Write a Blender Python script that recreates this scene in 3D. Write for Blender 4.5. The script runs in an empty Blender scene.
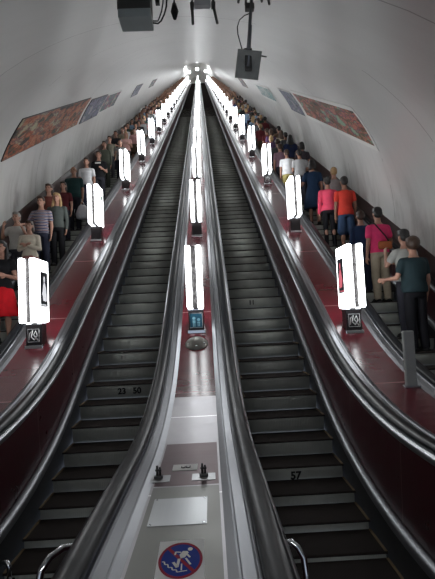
import bpy, bmesh, math, random
from mathutils import Vector, Matrix
C = bpy.context.scene.collection
PI = math.pi
T30 = math.tan(math.radians(30)); C30 = math.cos(math.radians(30)); S30 = .5

# ------------------------------------------------------------------ camera
F, PITCH, YAW, ROLL = 447.0, .0564, .0203, .0471
cd = bpy.data.cameras.new('camera'); cam = bpy.data.objects.new('camera', cd); C.objects.link(cam)
cd.sensor_fit = 'VERTICAL'; cd.sensor_height = 36.0; cd.lens = 36.0 * F / 579.0
cd.clip_start = .05; cd.clip_end = 400
fwd = Vector((math.sin(YAW) * math.cos(PITCH), math.cos(YAW) * math.cos(PITCH), math.sin(PITCH)))
rt = Vector((math.cos(YAW), -math.sin(YAW), 0)); up = rt.cross(fwd)
c_, s_ = math.cos(ROLL), math.sin(ROLL)
rt2 = rt * c_ - up * s_
up2 = up * c_ + rt * s_
# image content turns counter-clockwise: camera turns clockwise
M = Matrix((rt2, up2, -fwd)).transposed().to_4x4()
cam.matrix_world = M
bpy.context.scene.camera = cam

# ------------------------------------------------------------------ world, exposure
w = bpy.data.worlds.new('world'); bpy.context.scene.world = w; w.use_nodes = True
w.node_tree.nodes['Background'].inputs[0].default_value = (.72, .82, 1, 1)
w.node_tree.nodes['Background'].inputs[1].default_value = .55
vs = bpy.context.scene.view_settings
vs.view_transform = 'Standard'; vs.look = 'None'; vs.gamma = 1; vs.use_curve_mapping = False
vs.exposure = 0.0
LAMP = 7.0          # luminance of the lamp panels
HALL = 12.0          # luminance of the unseen ceiling light added behind the camera


# ------------------------------------------------------------------ materials
def nm(name):
    m = bpy.data.materials.new(name); m.use_nodes = True
    nt = m.node_tree; b = nt.nodes['Principled BSDF']
    return m, nt, b


def mat(name, col, rough=.6, metal=0., var=.15, scale=8., bump=0., stretch=(1, 1, 1), spec=.5, coat=0.):
    m, nt, b = nm(name)
    tc = nt.nodes.new('ShaderNodeTexCoord'); mp = nt.nodes.new('ShaderNodeMapping')
    mp.inputs['Scale'].default_value = stretch
    n = nt.nodes.new('ShaderNodeTexNoise'); n.inputs['Scale'].default_value = scale; n.inputs['Detail'].default_value = 5
    nt.links.new(tc.outputs['Object'], mp.inputs[0]); nt.links.new(mp.outputs[0], n.inputs['Vector'])
    mx = nt.nodes.new('ShaderNodeMix'); mx.data_type = 'RGBA'
    mx.inputs[6].default_value = tuple(c * (1 - var) for c in col) + (1,)
    mx.inputs[7].default_value = tuple(min(1, c * (1 + var)) for c in col) + (1,)
    nt.links.new(n.outputs['Fac'], mx.inputs[0]); nt.links.new(mx.outputs[2], b.inputs['Base Color'])
    b.inputs['Roughness'].default_value = rough; b.inputs['Metallic'].default_value = metal
    b.inputs['Specular IOR Level'].default_value = spec
    if coat: b.inputs['Coat Weight'].default_value = coat; b.inputs['Coat Roughness'].default_value = .1
    mr = nt.nodes.new('ShaderNodeMapRange'); mr.inputs[3].default_value = max(.02, rough * .75); mr.inputs[4].default_value = min(1, rough * 1.3)
    nt.links.new(n.outputs['Fac'], mr.inputs[0]); nt.links.new(mr.outputs[0], b.inputs['Roughness'])
    if bump:
        bp = nt.nodes.new('ShaderNodeBump'); bp.inputs['Strength'].default_value = bump; bp.inputs['Distance'].default_value = .01
        nt.links.new(n.outputs['Fac'], bp.inputs['Height']); nt.links.new(bp.outputs[0], b.inputs['Normal'])
    return m


def emis(name, col, st):
    m, nt, b = nm(name)
    b.inputs['Base Color'].default_value = (*col, 1)
    b.inputs['Emission Color'].default_value = (*col, 1); b.inputs['Emission Strength'].default_value = st
    return m


def ribbed(name, col, per, rough=.6, depth=.004, metal=0., spec=.5, var=.35):
    m, nt, b = nm(name)
    tc = nt.nodes.new('ShaderNodeTexCoord')
    wv = nt.nodes.new('ShaderNodeTexWave'); wv.bands_direction = 'X'; wv.inputs['Scale'].default_value = 1 / per * .314
    n = nt.nodes.new('ShaderNodeTexNoise'); n.inputs['Scale'].default_value = 6; n.inputs['Detail'].default_value = 6
    oi = nt.nodes.new('ShaderNodeObjectInfo')
    ad = nt.nodes.new('ShaderNodeVectorMath'); ad.operation = 'ADD'
    nt.links.new(tc.outputs['Object'], wv.inputs[0]); nt.links.new(tc.outputs['Object'], ad.inputs[0])
    nt.links.new(oi.outputs['Random'], ad.inputs[1]); nt.links.new(ad.outputs[0], n.inputs['Vector'])
    mx = nt.nodes.new('ShaderNodeMix'); mx.data_type = 'RGBA'
    mx.inputs[6].default_value = tuple(c * (1 - var) for c in col) + (1,)
    mx.inputs[7].default_value = tuple(min(1, c * (1 + var)) for c in col) + (1,)
    sc = nt.nodes.new('ShaderNodeMath'); sc.operation = 'MULTIPLY_ADD'; sc.inputs[1].default_value = .22; 
    nt.links.new(oi.outputs['Random'], sc.inputs[0]); 
    h = nt.nodes.new('ShaderNodeMath'); h.operation = 'MULTIPLY'; h.inputs[1].default_value = .9
    nt.links.new(n.outputs['Fac'], h.inputs[0]); nt.links.new(h.outputs[0], sc.inputs[2])
    nt.links.new(sc.outputs[0], mx.inputs[0]); nt.links.new(mx.outputs[2], b.inputs['Base Color'])
    bp = nt.nodes.new('ShaderNodeBump'); bp.inputs['Strength'].default_value = .5; bp.inputs['Distance'].default_value = depth
    nt.links.new(wv.outputs['Fac'], bp.inputs['Height']); nt.links.new(bp.outputs[0], b.inputs['Normal'])
    b.inputs['Roughness'].default_value = rough; b.inputs['Metallic'].default_value = metal; b.inputs['Specular IOR Level'].default_value = spec
    return m


def wall_mat():
    m, nt, b = nm('white_plaster_vault')
    N = nt.nodes.new; Lk = nt.links.new
    tc = N('ShaderNodeTexCoord')
    # incline coordinate: rotate about X so that Y runs along the tunnel
    mp = N('ShaderNodeMapping'); mp.vector_type = 'POINT'; mp.inputs['Rotation'].default_value = (-math.radians(30), 0, 0)
    Lk(tc.outputs['Object'], mp.inputs[0])
    sp = N('ShaderNodeSeparateXYZ'); Lk(mp.outputs[0], sp.inputs[0])
    # ring joints every 2.85 m (sections of the vault)
    fr = N('ShaderNodeMath'); fr.operation = 'MULTIPLY_ADD'; fr.inputs[1].default_value = 1 / 2.86; fr.inputs[2].default_value = 0.0
    nz = N('ShaderNodeTexNoise'); nz.inputs['Scale'].default_value = 1.1; nz.inputs['Detail'].default_value = 3
    Lk(mp.outputs[0], nz.inputs['Vector'])
    Lk(sp.outputs[1], fr.inputs[0])
    f2 = N('ShaderNodeMath'); f2.operation = 'FRACT'; Lk(fr.outputs[0], f2.inputs[0])
    lt = N('ShaderNodeMath'); lt.operation = 'LESS_THAN'; lt.inputs[1].default_value = .0075; Lk(f2.outputs[0], lt.inputs[0])
    gt = N('ShaderNodeMath'); gt.operation = 'GREATER_THAN'; gt.inputs[1].default_value = .5; Lk(nz.outputs['Fac'], gt.inputs[0])
    jn = N('ShaderNodeMath'); jn.operation = 'MULTIPLY'; Lk(lt.outputs[0], jn.inputs[0]); Lk(gt.outputs[0], jn.inputs[1])
    # runs of dirt down the lower wall: noise fine along the tunnel, stretched round the ring
    ms = N('ShaderNodeMapping'); ms.inputs['Scale'].default_value = (.30, 1.5, .45); Lk(mp.outputs[0], ms.inputs[0])
    ns = N('ShaderNodeTexNoise'); ns.inputs['Scale'].default_value = 1.5; ns.inputs['Detail'].default_value = 9; ns.inputs['Roughness'].default_value = .68; ns.inputs['Distortion'].default_value = .5; Lk(ms.outputs[0], ns.inputs['Vector'])
    rs = N('ShaderNodeMapRange'); rs.inputs[1].default_value = .46; rs.inputs[2].default_value = .74; Lk(ns.outputs['Fac'], rs.inputs[0])
    lo = N('ShaderNodeMapRange'); lo.inputs[1].default_value = -1.4; lo.inputs[2].default_value = -2.7; lo.inputs[3].default_value = .12; lo.inputs[4].default_value = 1.0
    Lk(sp.outputs[2], lo.inputs[0])
    st = N('ShaderNodeMath'); st.operation = 'MULTIPLY'; Lk(rs.outputs[0], st.inputs[0]); Lk(lo.outputs[0], st.inputs[1])
    # soft grime patches
    ng = N('ShaderNodeTexNoise'); ng.inputs['Scale'].default_value = .7; ng.inputs['Detail'].default_value = 4; Lk(mp.outputs[0], ng.inputs['Vector'])
    base = N('ShaderNodeMix'); base.data_type = 'RGBA'
    base.inputs[6].default_value = (.56, .555, .54, 1); base.inputs[7].default_value = (.66, .655, .64, 1); Lk(ng.outputs['Fac'], base.inputs[0])
    m1 = N('ShaderNodeMix'); m1.data_type = 'RGBA'; m1.inputs[7].default_value = (.34, .32, .30, 1)
    k = N('ShaderNodeMath'); k.operation = 'MULTIPLY'; k.inputs[1].default_value = .9; Lk(st.outputs[0], k.inputs[0])
    Lk(k.outputs[0], m1.inputs[0]); Lk(base.outputs[2], m1.inputs[6])
    m2 = N('ShaderNodeMix'); m2.data_type = 'RGBA'; m2.inputs[7].default_value = (.20, .19, .18, 1)
    k2 = N('ShaderNodeMath'); k2.operation = 'MULTIPLY'; k2.inputs[1].default_value = .85; Lk(jn.outputs[0], k2.inputs[0])
    Lk(k2.outputs[0], m2.inputs[0]); Lk(m1.outputs[2], m2.inputs[6]); Lk(m2.outputs[2], b.inputs['Base Color'])
    b.inputs['Roughness'].default_value = .34; b.inputs['Specular IOR Level'].default_value = .55
    bp = N('ShaderNodeBump'); bp.inputs['Strength'].default_value = .25; bp.inputs['Distance'].default_value = .03
    Lk(ng.outputs['Fac'], bp.inputs['Height']); Lk(bp.outputs[0], b.inputs['Normal'])
    return m


def plate_seams(name, col, rough, metal, per, seam_col, var=.2, spec=.5):
    """sheet plates laid end to end along the balustrade with a pale joint"""
    m, nt, b = nm(name); N = nt.nodes.new; Lk = nt.links.new
    tc = N('ShaderNodeTexCoord'); sp = N('ShaderNodeSeparateXYZ'); Lk(tc.outputs['Object'], sp.inputs[0])
    d = N('ShaderNodeMath'); d.operation = 'MULTIPLY_ADD'; d.inputs[1].default_value = 1 / per; d.inputs[2].default_value = .11; Lk(sp.outputs[1], d.inputs[0])
    f = N('ShaderNodeMath'); f.operation = 'FRACT'; Lk(d.outputs[0], f.inputs[0])
    l = N('ShaderNodeMath'); l.operation = 'LESS_THAN'; l.inputs[1].default_value = .012 / per; Lk(f.outputs[0], l.inputs[0])
    n = N('ShaderNodeTexNoise'); n.inputs['Scale'].default_value = 5; n.inputs['Detail'].default_value = 6; Lk(tc.outputs['Object'], n.inputs['Vector'])
    mx = N('ShaderNodeMix'); mx.data_type = 'RGBA'
    mx.inputs[6].default_value = tuple(c * (1 - var) for c in col) + (1,); mx.inputs[7].default_value = tuple(c * (1 + var) for c in col) + (1,)
    Lk(n.outputs['Fac'], mx.inputs[0])
    m2 = N('ShaderNodeMix'); m2.data_type = 'RGBA'; m2.inputs[7].default_value = (*seam_col, 1)
    Lk(l.outputs[0], m2.inputs[0]); Lk(mx.outputs[2], m2.inputs[6]); Lk(m2.outputs[2], b.inputs['Base Color'])
    mr = N('ShaderNodeMapRange'); mr.inputs[3].default_value = rough * .7; mr.inputs[4].default_value = rough * 1.4; Lk(n.outputs['Fac'], mr.inputs[0])
    Lk(mr.outputs[0], b.inputs['Roughness']); b.inputs['Metallic'].default_value = metal; b.inputs['Specular IOR Level'].default_value = spec
    return m


def poster_mat(name, cols, scale, seed):
    m, nt, b = nm(name); N = nt.nodes.new; Lk = nt.links.new
    tc = N('ShaderNodeTexCoord'); mp = N('ShaderNodeMapping'); mp.inputs['Location'].default_value = (seed, seed * 2.3, seed * .7)
    mp.inputs['Rotation'].default_value = (-math.radians(30), 0, 0)
    Lk(tc.outputs['Object'], mp.inputs[0])
    mp2 = N('ShaderNodeMapping'); mp2.inputs['Scale'].default_value = (1, .40, 1); Lk(mp.outputs[0], mp2.inputs[0]); mp = mp2
    v = N('ShaderNodeTexVoronoi'); v.inputs['Scale'].default_value = scale * 3.6; v.inputs['Randomness'].default_value = 1
    n = N('ShaderNodeTexNoise'); n.inputs['Scale'].default_value = scale * 1.7; n.inputs['Detail'].default_value = 8; n.inputs['Roughness'].default_value = .7
    Lk(mp.outputs[0], v.inputs['Vector']); Lk(mp.outputs[0], n.inputs['Vector'])
    s = N('ShaderNodeSeparateXYZ'); Lk(v.outputs['Color'], s.inputs[0])
    a = N('ShaderNodeMath'); a.operation = 'MULTIPLY_ADD'; a.inputs[1].default_value = .20; Lk(s.outputs[0], a.inputs[0])
    bb = N('ShaderNodeMath'); bb.operation = 'MULTIPLY'; bb.inputs[1].default_value = .80; Lk(n.outputs['Fac'], bb.inputs[0]); Lk(bb.outputs[0], a.inputs[2])
    r = N('ShaderNodeValToRGB'); Lk(a.outputs[0], r.inputs[0])
    e = r.color_ramp.elements
    while len(e) < len(cols): e.new(.5)
    for i, c in enumerate(cols):
        e[i].position = .36 + .27 * i / (len(cols) - 1); e[i].color = (*c, 1)
    Lk(r.outputs[0], b.inputs['Base Color']); b.inputs['Roughness'].default_value = .5; b.inputs['Specular IOR Level'].default_value = .2
    return m


M_wall = wall_mat()
M_dado = mat('dark_brown_dado', (.035, .018, .016), .35, var=.3, scale=3)
M_steel = mat('brushed_steel', (.36, .37, .38), .30, 1, .12, 30, stretch=(1, .05, 1))
M_alu = mat('worn_aluminium', (.46, .47, .49), .30, 1, .15, 20, stretch=(1, .08, 1))
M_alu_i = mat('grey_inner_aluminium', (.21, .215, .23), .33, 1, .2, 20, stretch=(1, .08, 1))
M_alu_d = mat('dull_aluminium', (.34, .35, .37), .42, 1, .2, 14, stretch=(1, .1, 1))
M_chrome = mat('chrome', (.75, .77, .8), .12, 1, .05)
M_rubber = mat('black_rubber', (.006, .007, .009), .33, var=.2, scale=12, spec=.14)
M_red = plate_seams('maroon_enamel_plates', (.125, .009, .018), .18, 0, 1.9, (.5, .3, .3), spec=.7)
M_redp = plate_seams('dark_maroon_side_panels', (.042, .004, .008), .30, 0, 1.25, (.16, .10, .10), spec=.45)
M_stdeck = plate_seams('dull_steel_plates', (.34, .33, .345), .33, 1, 1.6, (.85, .85, .85), var=.25)
M_skirt = mat('dark_skirt_metal', (.05, .05, .052), .5, .5, .3, 6)
M_tread = ribbed('brown_ribbed_tread', (.026, .020, .018), .012, .75, .003, spec=.2)
M_riser = ribbed('grey_ribbed_riser', (.43, .445, .405), .02, .62, .004, spec=.35, var=.3)
M_edge = mat('tan_edge_strip', (.16, .11, .055), .6, var=.3, scale=20)
M_mark = mat('black_paint', (.004, .004, .004), .7)
M_floor = mat('dark_granite', (.07, .065, .06), .35, var=.4, scale=30)
M_lamp = emis('lit_white_panel', (.955, .985, 1), LAMP)
M_hall = emis('added_hall_diffuser', (1, .97, .92), HALL)
M_hall2 = emis('small_bright_diffuser', (.95, .98, 1), 120)
M_frame = mat('dark_bronze', (.06, .055, .055), .4, .6, .5, 18)
M_lbase = mat('dark_lamp_base', (.025, .02, .022), .3, .3, .3)
M_white = mat('white_enamel', (.8, .8, .8), .6, var=.04, spec=.2)
M_black = mat('black_plastic', (.01, .01, .012), .35)
M_blue = mat('blue_enamel', (.004, .03, .28), .6, var=.05, spec=.15)
M_redm = mat('red_enamel', (.30, .010, .04), .6, var=.05, spec=.15)
M_cyan = mat('pale_cyan_print', (.30, .62, .75), .4, var=.1)
M_dcyan = mat('deep_cyan_print', (.01, .10, .17), .4, var=.3)
M_greyp = mat('grey_paint', (.36, .37, .36), .5, var=.15, bump=.1)
M_dome = mat('beige_grey_casting', (.27, .265, .24), .38, .5, .15)
M_iron = mat('dusty_iron', (.15, .15, .14), .55, .5, .35)
M_irong = mat('dusty_grey_sheet', (.60, .61, .55), .6, .0, .4, 16)
M_ad = mat('dark_print', (.03, .03, .04), .3, var=.5, scale=25)
M_adw = emis('backlit_pale_print', (.62, .63, .66), .9)
M_adp = emis('backlit_pink_print', (.62, .14, .18), .8)
M_adg = mat('green_print', (.12, .3, .2), .3, var=.5, scale=30)
M_frw = mat('white_poster_border', (.72, .72, .70), .5, var=.06)
M_bag = mat('white_carrier_plastic', (.55, .56, .60), .4, var=.2, scale=20, bump=.8)
M_eye = mat('dark_eye', (.02, .012, .01), .2)
M_lip = mat('lip', (.38, .12, .10), .45)
_cl = {}


def cloth(col, rough=.85):
    k = tuple(round(c, 3) for c in col)
    if k not in _cl: _cl[k] = mat('cloth_%d' % len(_cl), col, rough, var=.22, scale=14, bump=.35, spec=.2)
    return _cl[k]


def striped_mat():
    m, nt, b = nm('striped_jersey'); N = nt.nodes.new; Lk = nt.links.new
    tc = N('ShaderNodeTexCoord'); w = N('ShaderNodeTexWave'); w.bands_direction = 'Z'; w.inputs['Scale'].default_value = 4.4; w.inputs['Distortion'].default_value = 1.2
    Lk(tc.outputs['Object'], w.inputs[0])
    r = N('ShaderNodeValToRGB'); r.color_ramp.interpolation = 'CONSTANT'
    e = r.color_ramp.elements; e[0].color = (.06, .06, .13, 1); e[1].position = .38; e[1].color = (.45, .44, .45, 1)
    n = e.new(.82); n.color = (.13, .04, .06, 1)
    Lk(w.outputs['Fac'], r.inputs[0]); Lk(r.outputs[0], b.inputs['Base Color']); b.inputs['Roughness'].default_value = .85
    return m


SKIN = mat('skin', (.40, .215, .155), .5, var=.08, scale=6, spec=.35)
SKIN2 = mat('tanned_skin', (.26, .135, .09), .5, var=.08, scale=6, spec=.35)
HAIR = {'brown': mat('brown_hair', (.045, .022, .013), .5, var=.5, scale=40, bump=.8),
        'black': mat('black_hair', (.012, .010, .010), .45, var=.5, scale=40, bump=.8),
        'blond': mat('blond_hair', (.42, .27, .13), .5, var=.35, scale=40, bump=.8),
        'grey': mat('grey_hair', (.28, .26, .24), .6, var=.3, scale=40, bump=.8)}


# ------------------------------------------------------------------ mesh helpers
def tag(o, label=None, cat=None, group=None, kind=None):
    if label: o['label'] = label
    if cat: o['category'] = cat
    if group: o['group'] = group
    if kind: o['kind'] = kind
    return o


def empty(name, loc, rz=0., label=None, cat=None, group=None):
    o = bpy.data.objects.new(name, None); C.objects.link(o); o.location = loc; o.rotation_euler = (0, 0, rz)
    o.empty_display_size = .1
    return tag(o, label, cat, group)


def link(name, bm_or_mesh, mats, parent=None, world=False, smooth=False):
    """world=True: the mesh is in world coordinates; shift it into the parent's frame"""
    if isinstance(bm_or_mesh, bmesh.types.BMesh):
        me = bpy.data.meshes.new(name); bm_or_mesh.to_mesh(me); bm_or_mesh.free()
    else: me = bm_or_mesh
    if not isinstance(mats, (list, tuple)): mats = [mats]
    if len(me.materials) == 0:
        for m in mats: me.materials.append(m)
    if smooth:
        me.polygons.foreach_set('use_smooth', [True] * len(me.polygons))
    o = bpy.data.objects.new(name, me); C.objects.link(o)
    if parent:
        if world: me.transform(Matrix.Translation(-Vector(parent.location)))
        o.parent = parent
    return o


def bx(bm, x0, x1, y0, y1, z0, z1, mi=0, bevel=0.):
    r = bmesh.ops.create_cube(bm, size=1)
    for v in r['verts']:
        v.co = Vector(((x0 + x1) / 2 + v.co.x * (x1 - x0), (y0 + y1) / 2 + v.co.y * (y1 - y0), (z0 + z1) / 2 + v.co.z * (z1 - z0)))
    fs = {f for v in r['verts'] for f in v.link_faces}
    for f in fs: f.material_index = mi
    if bevel:
        es = list({e for f in fs for e in f.edges})
        bmesh.ops.bevel(bm, geom=es, offset=bevel, segments=2, affect='EDGES', profile=.5)
    return bm


def cone(bm, a, b, ra, rb, seg=12, caps=True, mi=0):
    a, b = Vector(a), Vector(b); d = b - a
    if d.length < 1e-6: return
    q = d.to_track_quat('Z', 'Y'); n0 = len(bm.verts)
    va, vb = [], []
    for i in range(seg):
        t = 2 * PI * i / seg; u = q @ Vector((math.cos(t), math.sin(t), 0))
        va.append(bm.verts.new(a + u * ra)); vb.append(bm.verts.new(b + u * rb))
    for i in range(seg):
        f = bm.faces.new((va[i], va[(i + 1) % seg], vb[(i + 1) % seg], vb[i])); f.material_index = mi; f.smooth = True
    if caps:
        f = bm.faces.new(va[::-1]); f.material_index = mi
        f = bm.faces.new(vb); f.material_index = mi


def tube(bm, pts, r, seg=10, mi=0):
    """smooth tube along points"""
    pts = [Vector(p) for p in pts]; rings = []
    ref = None
    for i, p in enumerate(pts):
        t = (pts[min(i + 1, len(pts) - 1)] - pts[max(i - 1, 0)]).normalized()
        if ref is None: ref = t.orthogonal().normalized()
        ref = (ref - t * ref.dot(t)).normalized(); bi = t.cross(ref)
        rings.append([bm.verts.new(p + (ref * math.cos(2 * PI * k / seg) + bi * math.sin(2 * PI * k / seg)) * r) for k in range(seg)])
    for a, b in zip(rings, rings[1:]):
        for k in range(seg):
            f = bm.faces.new((a[k], a[(k + 1) % seg], b[(k + 1) % seg], b[k])); f.material_index = mi; f.smooth = True
    bm.faces.new(rings[0][::-1]).material_index = mi; bm.faces.new(rings[-1]).material_index = mi


def ball(bm, c, r, seg=12, rings=8, mi=0, rot=None):
    R = bmesh.ops.create_uvsphere(bm, u_segments=seg, v_segments=rings, radius=1)
    if not hasattr(r, '__len__'): r = (r, r, r)
    for v in R['verts']:
        p = Vector((v.co.x * r[0], v.co.y * r[1], v.co.z * r[2]))
        if rot: p = rot @ p
        v.co = p + Vector(c)
    for f in {f for v in R['verts'] for f in v.link_faces}: f.material_index = mi; f.smooth = True


def loft(bm, rings, seg=20, mi=0):
    """rings: (center, rx, ry) horizontal ellipses from bottom to top, closed at both ends"""
    rr = []
    for c, rx, ry in rings:
        rr.append([bm.verts.new((c[0] + rx * math.cos(2 * PI * k / seg), c[1] + ry * math.sin(2 * PI * k / seg), c[2])) for k in range(seg)])
    for a, b in zip(rr, rr[1:]):
        for k in range(seg):
            f = bm.faces.new((a[k], a[(k + 1) % seg], b[(k + 1) % seg], b[k])); f.material_index = mi; f.smooth = True
    bm.faces.new(rr[0][::-1]).material_index = mi; bm.faces.new(rr[-1]).material_index = mi


def remesh(bm, voxel, smooth_it=3):
    me = bpy.data.meshes.new('t'); bm.to_mesh(me); bm.free()
    o = bpy.data.objects.new('t', me); C.objects.link(o)
    md = o.modifiers.new('r', 'REMESH'); md.mode = 'VOXEL'; md.voxel_size = voxel; md.use_smooth_shade = True
    if smooth_it:
        s = o.modifiers.new('s', 'SMOOTH'); s.factor = .5; s.iterations = smooth_it
    dg = bpy.context.evaluated_depsgraph_get(); dg.update()
    out = bpy.data.meshes.new_from_object(o.evaluated_get(dg))
    bpy.data.objects.remove(o); bpy.data.meshes.remove(me)
    out.polygons.foreach_set('use_smooth', [True] * len(out.polygons))
    out.materials.clear()
    return out


# ------------------------------------------------------------------ long profiles of the escalators
def prof(Y, zf, c, T):
    yk = (zf - c) / T30; R = T / math.tan(math.radians(15)); y0 = yk - T; y1 = yk + T * C30
    if Y < y0: return zf
    if Y < y1: return zf + R - math.sqrt(R * R - (Y - y0) ** 2)
    return c + Y * T30


ZF = -2.06                 # lower landing floor (camera is the origin)
NOSE = -4.544              # step nose line of the incline: z = NOSE + Y tan30
def z_nose(Y): return prof(Y, ZF, NOSE, 1.3)
def z_rail(Y): return prof(Y, -.98, NOSE + .76, 1.6)
def z_deck(Y): return z_rail(Y) - .055
def z_skirt(Y): return prof(Y, -1.80, NOSE + .10, 1.4)
YTOP = 103.6
YS = [1.25 + .15 * k for k in range(44)] + [8.2, 10, 14, 20, 30, 45, 60, 80, YTOP]


def sweep(name, pts, mats, parent, ys=None, closed=False, smooth=True, mis=None):
    """pts: list of (x, fn(Y)->z); one mesh swept along the escalator"""
    ys = ys or YS; bm = bmesh.new(); rows = []
    for Y in ys: rows.append([bm.verts.new((x, Y, f(Y))) for x, f in pts])
    n = len(pts)
    for a, b in zip(rows, rows[1:]):
        for k in range(n if closed else n - 1):
            f = bm.faces.new((a[k], b[k], b[(k + 1) % n], a[(k + 1) % n])); f.smooth = smooth
            if mis: f.material_index = mis[k]
    if closed:
        bm.faces.new(rows[0]); bm.faces.new(rows[-1][::-1])
    bmesh.ops.recalc_face_normals(bm, faces=bm.faces) if closed else None
    o = link(name, bm, mats, parent, world=True)
    return o


def off(f, d): return lambda Y: f(Y) + d


# ------------------------------------------------------------------ tunnel
XC, RT = -.24, 4.15
def z_axis(Y):
    if Y > 98: return z_axis(98) + (Y - 98) * T30 if Y < YTOP else z_axis(YTOP - .01)
    return prof(Y, -3.545, -4.238, .5)
bm = bmesh.new(); rows = []
angs = [math.radians(-112 + 4 * k) for k in range(57)]
ty = [-2.6, -1, 0, .4, .7, 1, 1.3, 1.6, 2, 4, 8, 14, 20, 30, 45, 60, 80, YTOP - .2, YTOP, 108, 112]
for Y in ty:
    rows.append([bm.verts.new((XC + RT * math.sin(a), Y, z_axis(Y) + RT / C30 * math.cos(a))) for a in angs])
for a, b in zip(rows, rows[1:]):
    for k in range(len(angs) - 1):
        f = bm.faces.new((a[k], a[k + 1], b[k + 1], b[k])); f.smooth = True
tag(link('ceiling', bm, M_wall), kind='structure')
# lower landing floor and upper landing
bm = bmesh.new(); bx(bm, -4.0, 3.6, -2.6, 2.3, ZF - .2, ZF); tag(link('floor', bm, M_floor), kind='structure')
ZT = NOSE + YTOP * T30
bm = bmesh.new(); bx(bm, -4.2, 3.8, YTOP, 112, ZT - .2, ZT); tag(link('trim_1', bm, M_floor), kind='structure')
bm = bmesh.new(); bx(bm, -4.6, 4.2, 112, 112.2, ZT - 2, ZT + 6); tag(link('wall_far', bm, M_wall), kind='structure')
# ceiling lights of the upper hall, plus an unseen one added over the lower landing
def hall_light(loc, label, sx=.55, sy=.3, m=M_hall):
    r = empty('ceiling_light', loc, 0, label, 'ceiling light')
    bm = bmesh.new(); bx(bm, -sx, sx, -sy, sy, -.03, .05, bevel=.01); link('housing', bm, M_white, r)
    bm = bmesh.new(); bx(bm, -sx + .04, sx - .04, -sy + .04, sy - .04, -.045, -.031); link('diffuser', bm, m, r)
hall_light((-.24, -1.3, 1.08), 'unseen white ceiling light added behind the camera to light the bottom landing', .8, .35)
for k, (x, l) in enumerate(((-2.3, 'left'), (-.24, 'middle'), (1.8, 'right'))):
    a = math.asin((x - XC) / RT)
    hall_light((x, 106.0, z_axis(105) + RT / C30 * math.cos(a) - .25), '%s one of the bright ceiling lights over the top landing' % l, .34, .5, M_hall2)

# ------------------------------------------------------------------ steps
def step_mesh():
    bm = bmesh.new()
    prof_t = [(.0, -.018), (.0, -.006), (.008, .0), (.39, .0), (.39, -.018)]
    prof_r = [(.012, -.018), (.012, -.06), (.016, -.11), (.030, -.165), (.056, -.206), (.12, -.206), (.37, -.05), (.37, -.018)]
    for pr, mi, hw in ((prof_t, 0, .49), (prof_r, 1, .478)):
        a = [bm.verts.new((-hw, y, z)) for y, z in pr]; b = [bm.verts.new((hw, y, z)) for y, z in pr]
        n = len(pr)
        for k in range(n):
            f = bm.faces.new((a[k], a[(k + 1) % n], b[(k + 1) % n], b[k])); f.material_index = mi
            if mi == 1 and k < 5: f.smooth = True
        bm.faces.new(a[::-1]).material_index = mi; bm.faces.new(b).material_index = mi
    for s in (-1, 1):
        bx(bm, min(s * .464, s * .487), max(s * .464, s * .487), .005, .385, .0005, .004, mi=2)
    bmesh.ops.recalc_face_normals(bm, faces=bm.faces)
    me = bpy.data.meshes.new('step')
    bm.to_mesh(me); bm.free()
    for m in (M_tread, M_riser, M_edge): me.materials.append(m)
    return me


STEP = step_mesh()
RS = 1.3 / math.tan(math.radians(15)); LS = RS * math.radians(30)
YKS = (ZF - NOSE) / T30
def step_pos(i):
    s = 6.756 - (15 - i) * .4
    if s < 0: return YKS - 1.3 + s, ZF
    if s < LS:
        t = s / RS; return YKS - 1.3 + RS * math.sin(t), ZF + RS * (1 - math.cos(t))
    e = s - LS
    return YKS + 1.3 * C30 + e * C30, ZF + 1.3 * S30 + e * S30


def number(txt, x, parent, size=.115):
    cu = bpy.data.curves.new('n', 'FONT'); cu.body = txt; cu.size = size; cu.extrude = .0015; cu.offset = .004
    o = bpy.data.objects.new('n', cu); C.objects.link(o)
    dg = bpy.context.evaluated_depsgraph_get(); dg.update()
    me = bpy.data.meshes.new_from_object(o.evaluated_get(dg)); bpy.data.objects.remove(o)
    me.transform(Matrix.Translation((x, .009, -.135)) @ Matrix.Rotation(math.radians(93), 4, 'X'))
    me.materials.clear()
    return link('step_number', me, M_mark, parent)


def escalator(xc, label, marks=(), i0=-3):
    y0, z0 = step_pos(i0)
    root = empty('escalator', (xc, y0, z0), 0, label, 'escalator')
    for i in range(i0, i0 + 100):
        y, z = step_pos(i)
        o = bpy.data.objects.new('step', STEP); C.objects.link(o); o.parent = root
        o.location = (0, y - y0, z - z0)
        for mi, txt, x in marks:
            if mi == i: number(txt, x, o)
    # the far steps, each one the same shape
    bm = bmesh.new(); i = i0 + 100
    while True:
        y, z = step_pos(i)
        if y > YTOP - .4: break
        n0 = len(bm.verts)
        for hw, mi, pr in ((.49, 0, [(0, -.028), (0, 0), (.39, 0), (.39, -.028)]), (.478, 1, [(.013, -.028), (.016, -.11), (.056, -.206), (.37, -.05)])):
            a = [bm.verts.new((-hw, y - y0 + p, z - z0 + q)) for p, q in pr]; b = [bm.verts.new((hw, y - y0 + p, z - z0 + q)) for p, q in pr]
            for k in range(4): bm.faces.new((a[k], a[(k + 1) % 4], b[(k + 1) % 4], b[k])).material_index = mi
            bm.faces.new(a[::-1]).material_index = mi; bm.faces.new(b).material_index = mi
        i += 1
    bmesh.ops.recalc_face_normals(bm, faces=bm.faces)
    tag(link('step_band', bm, [M_tread, M_riser], root), kind='stuff')
    bm = bmesh.new(); bx(bm, -.49, .49, 2.02 - y0, y0 - .02 - y0, -.03, .004)
    for k in range(40): bx(bm, -.48 + k * .0244, -.47 + k * .0244, -.045, -.005, -.0, .008)
    link('comb_plate', bm, M_alu_d, root)
    return root


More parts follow.
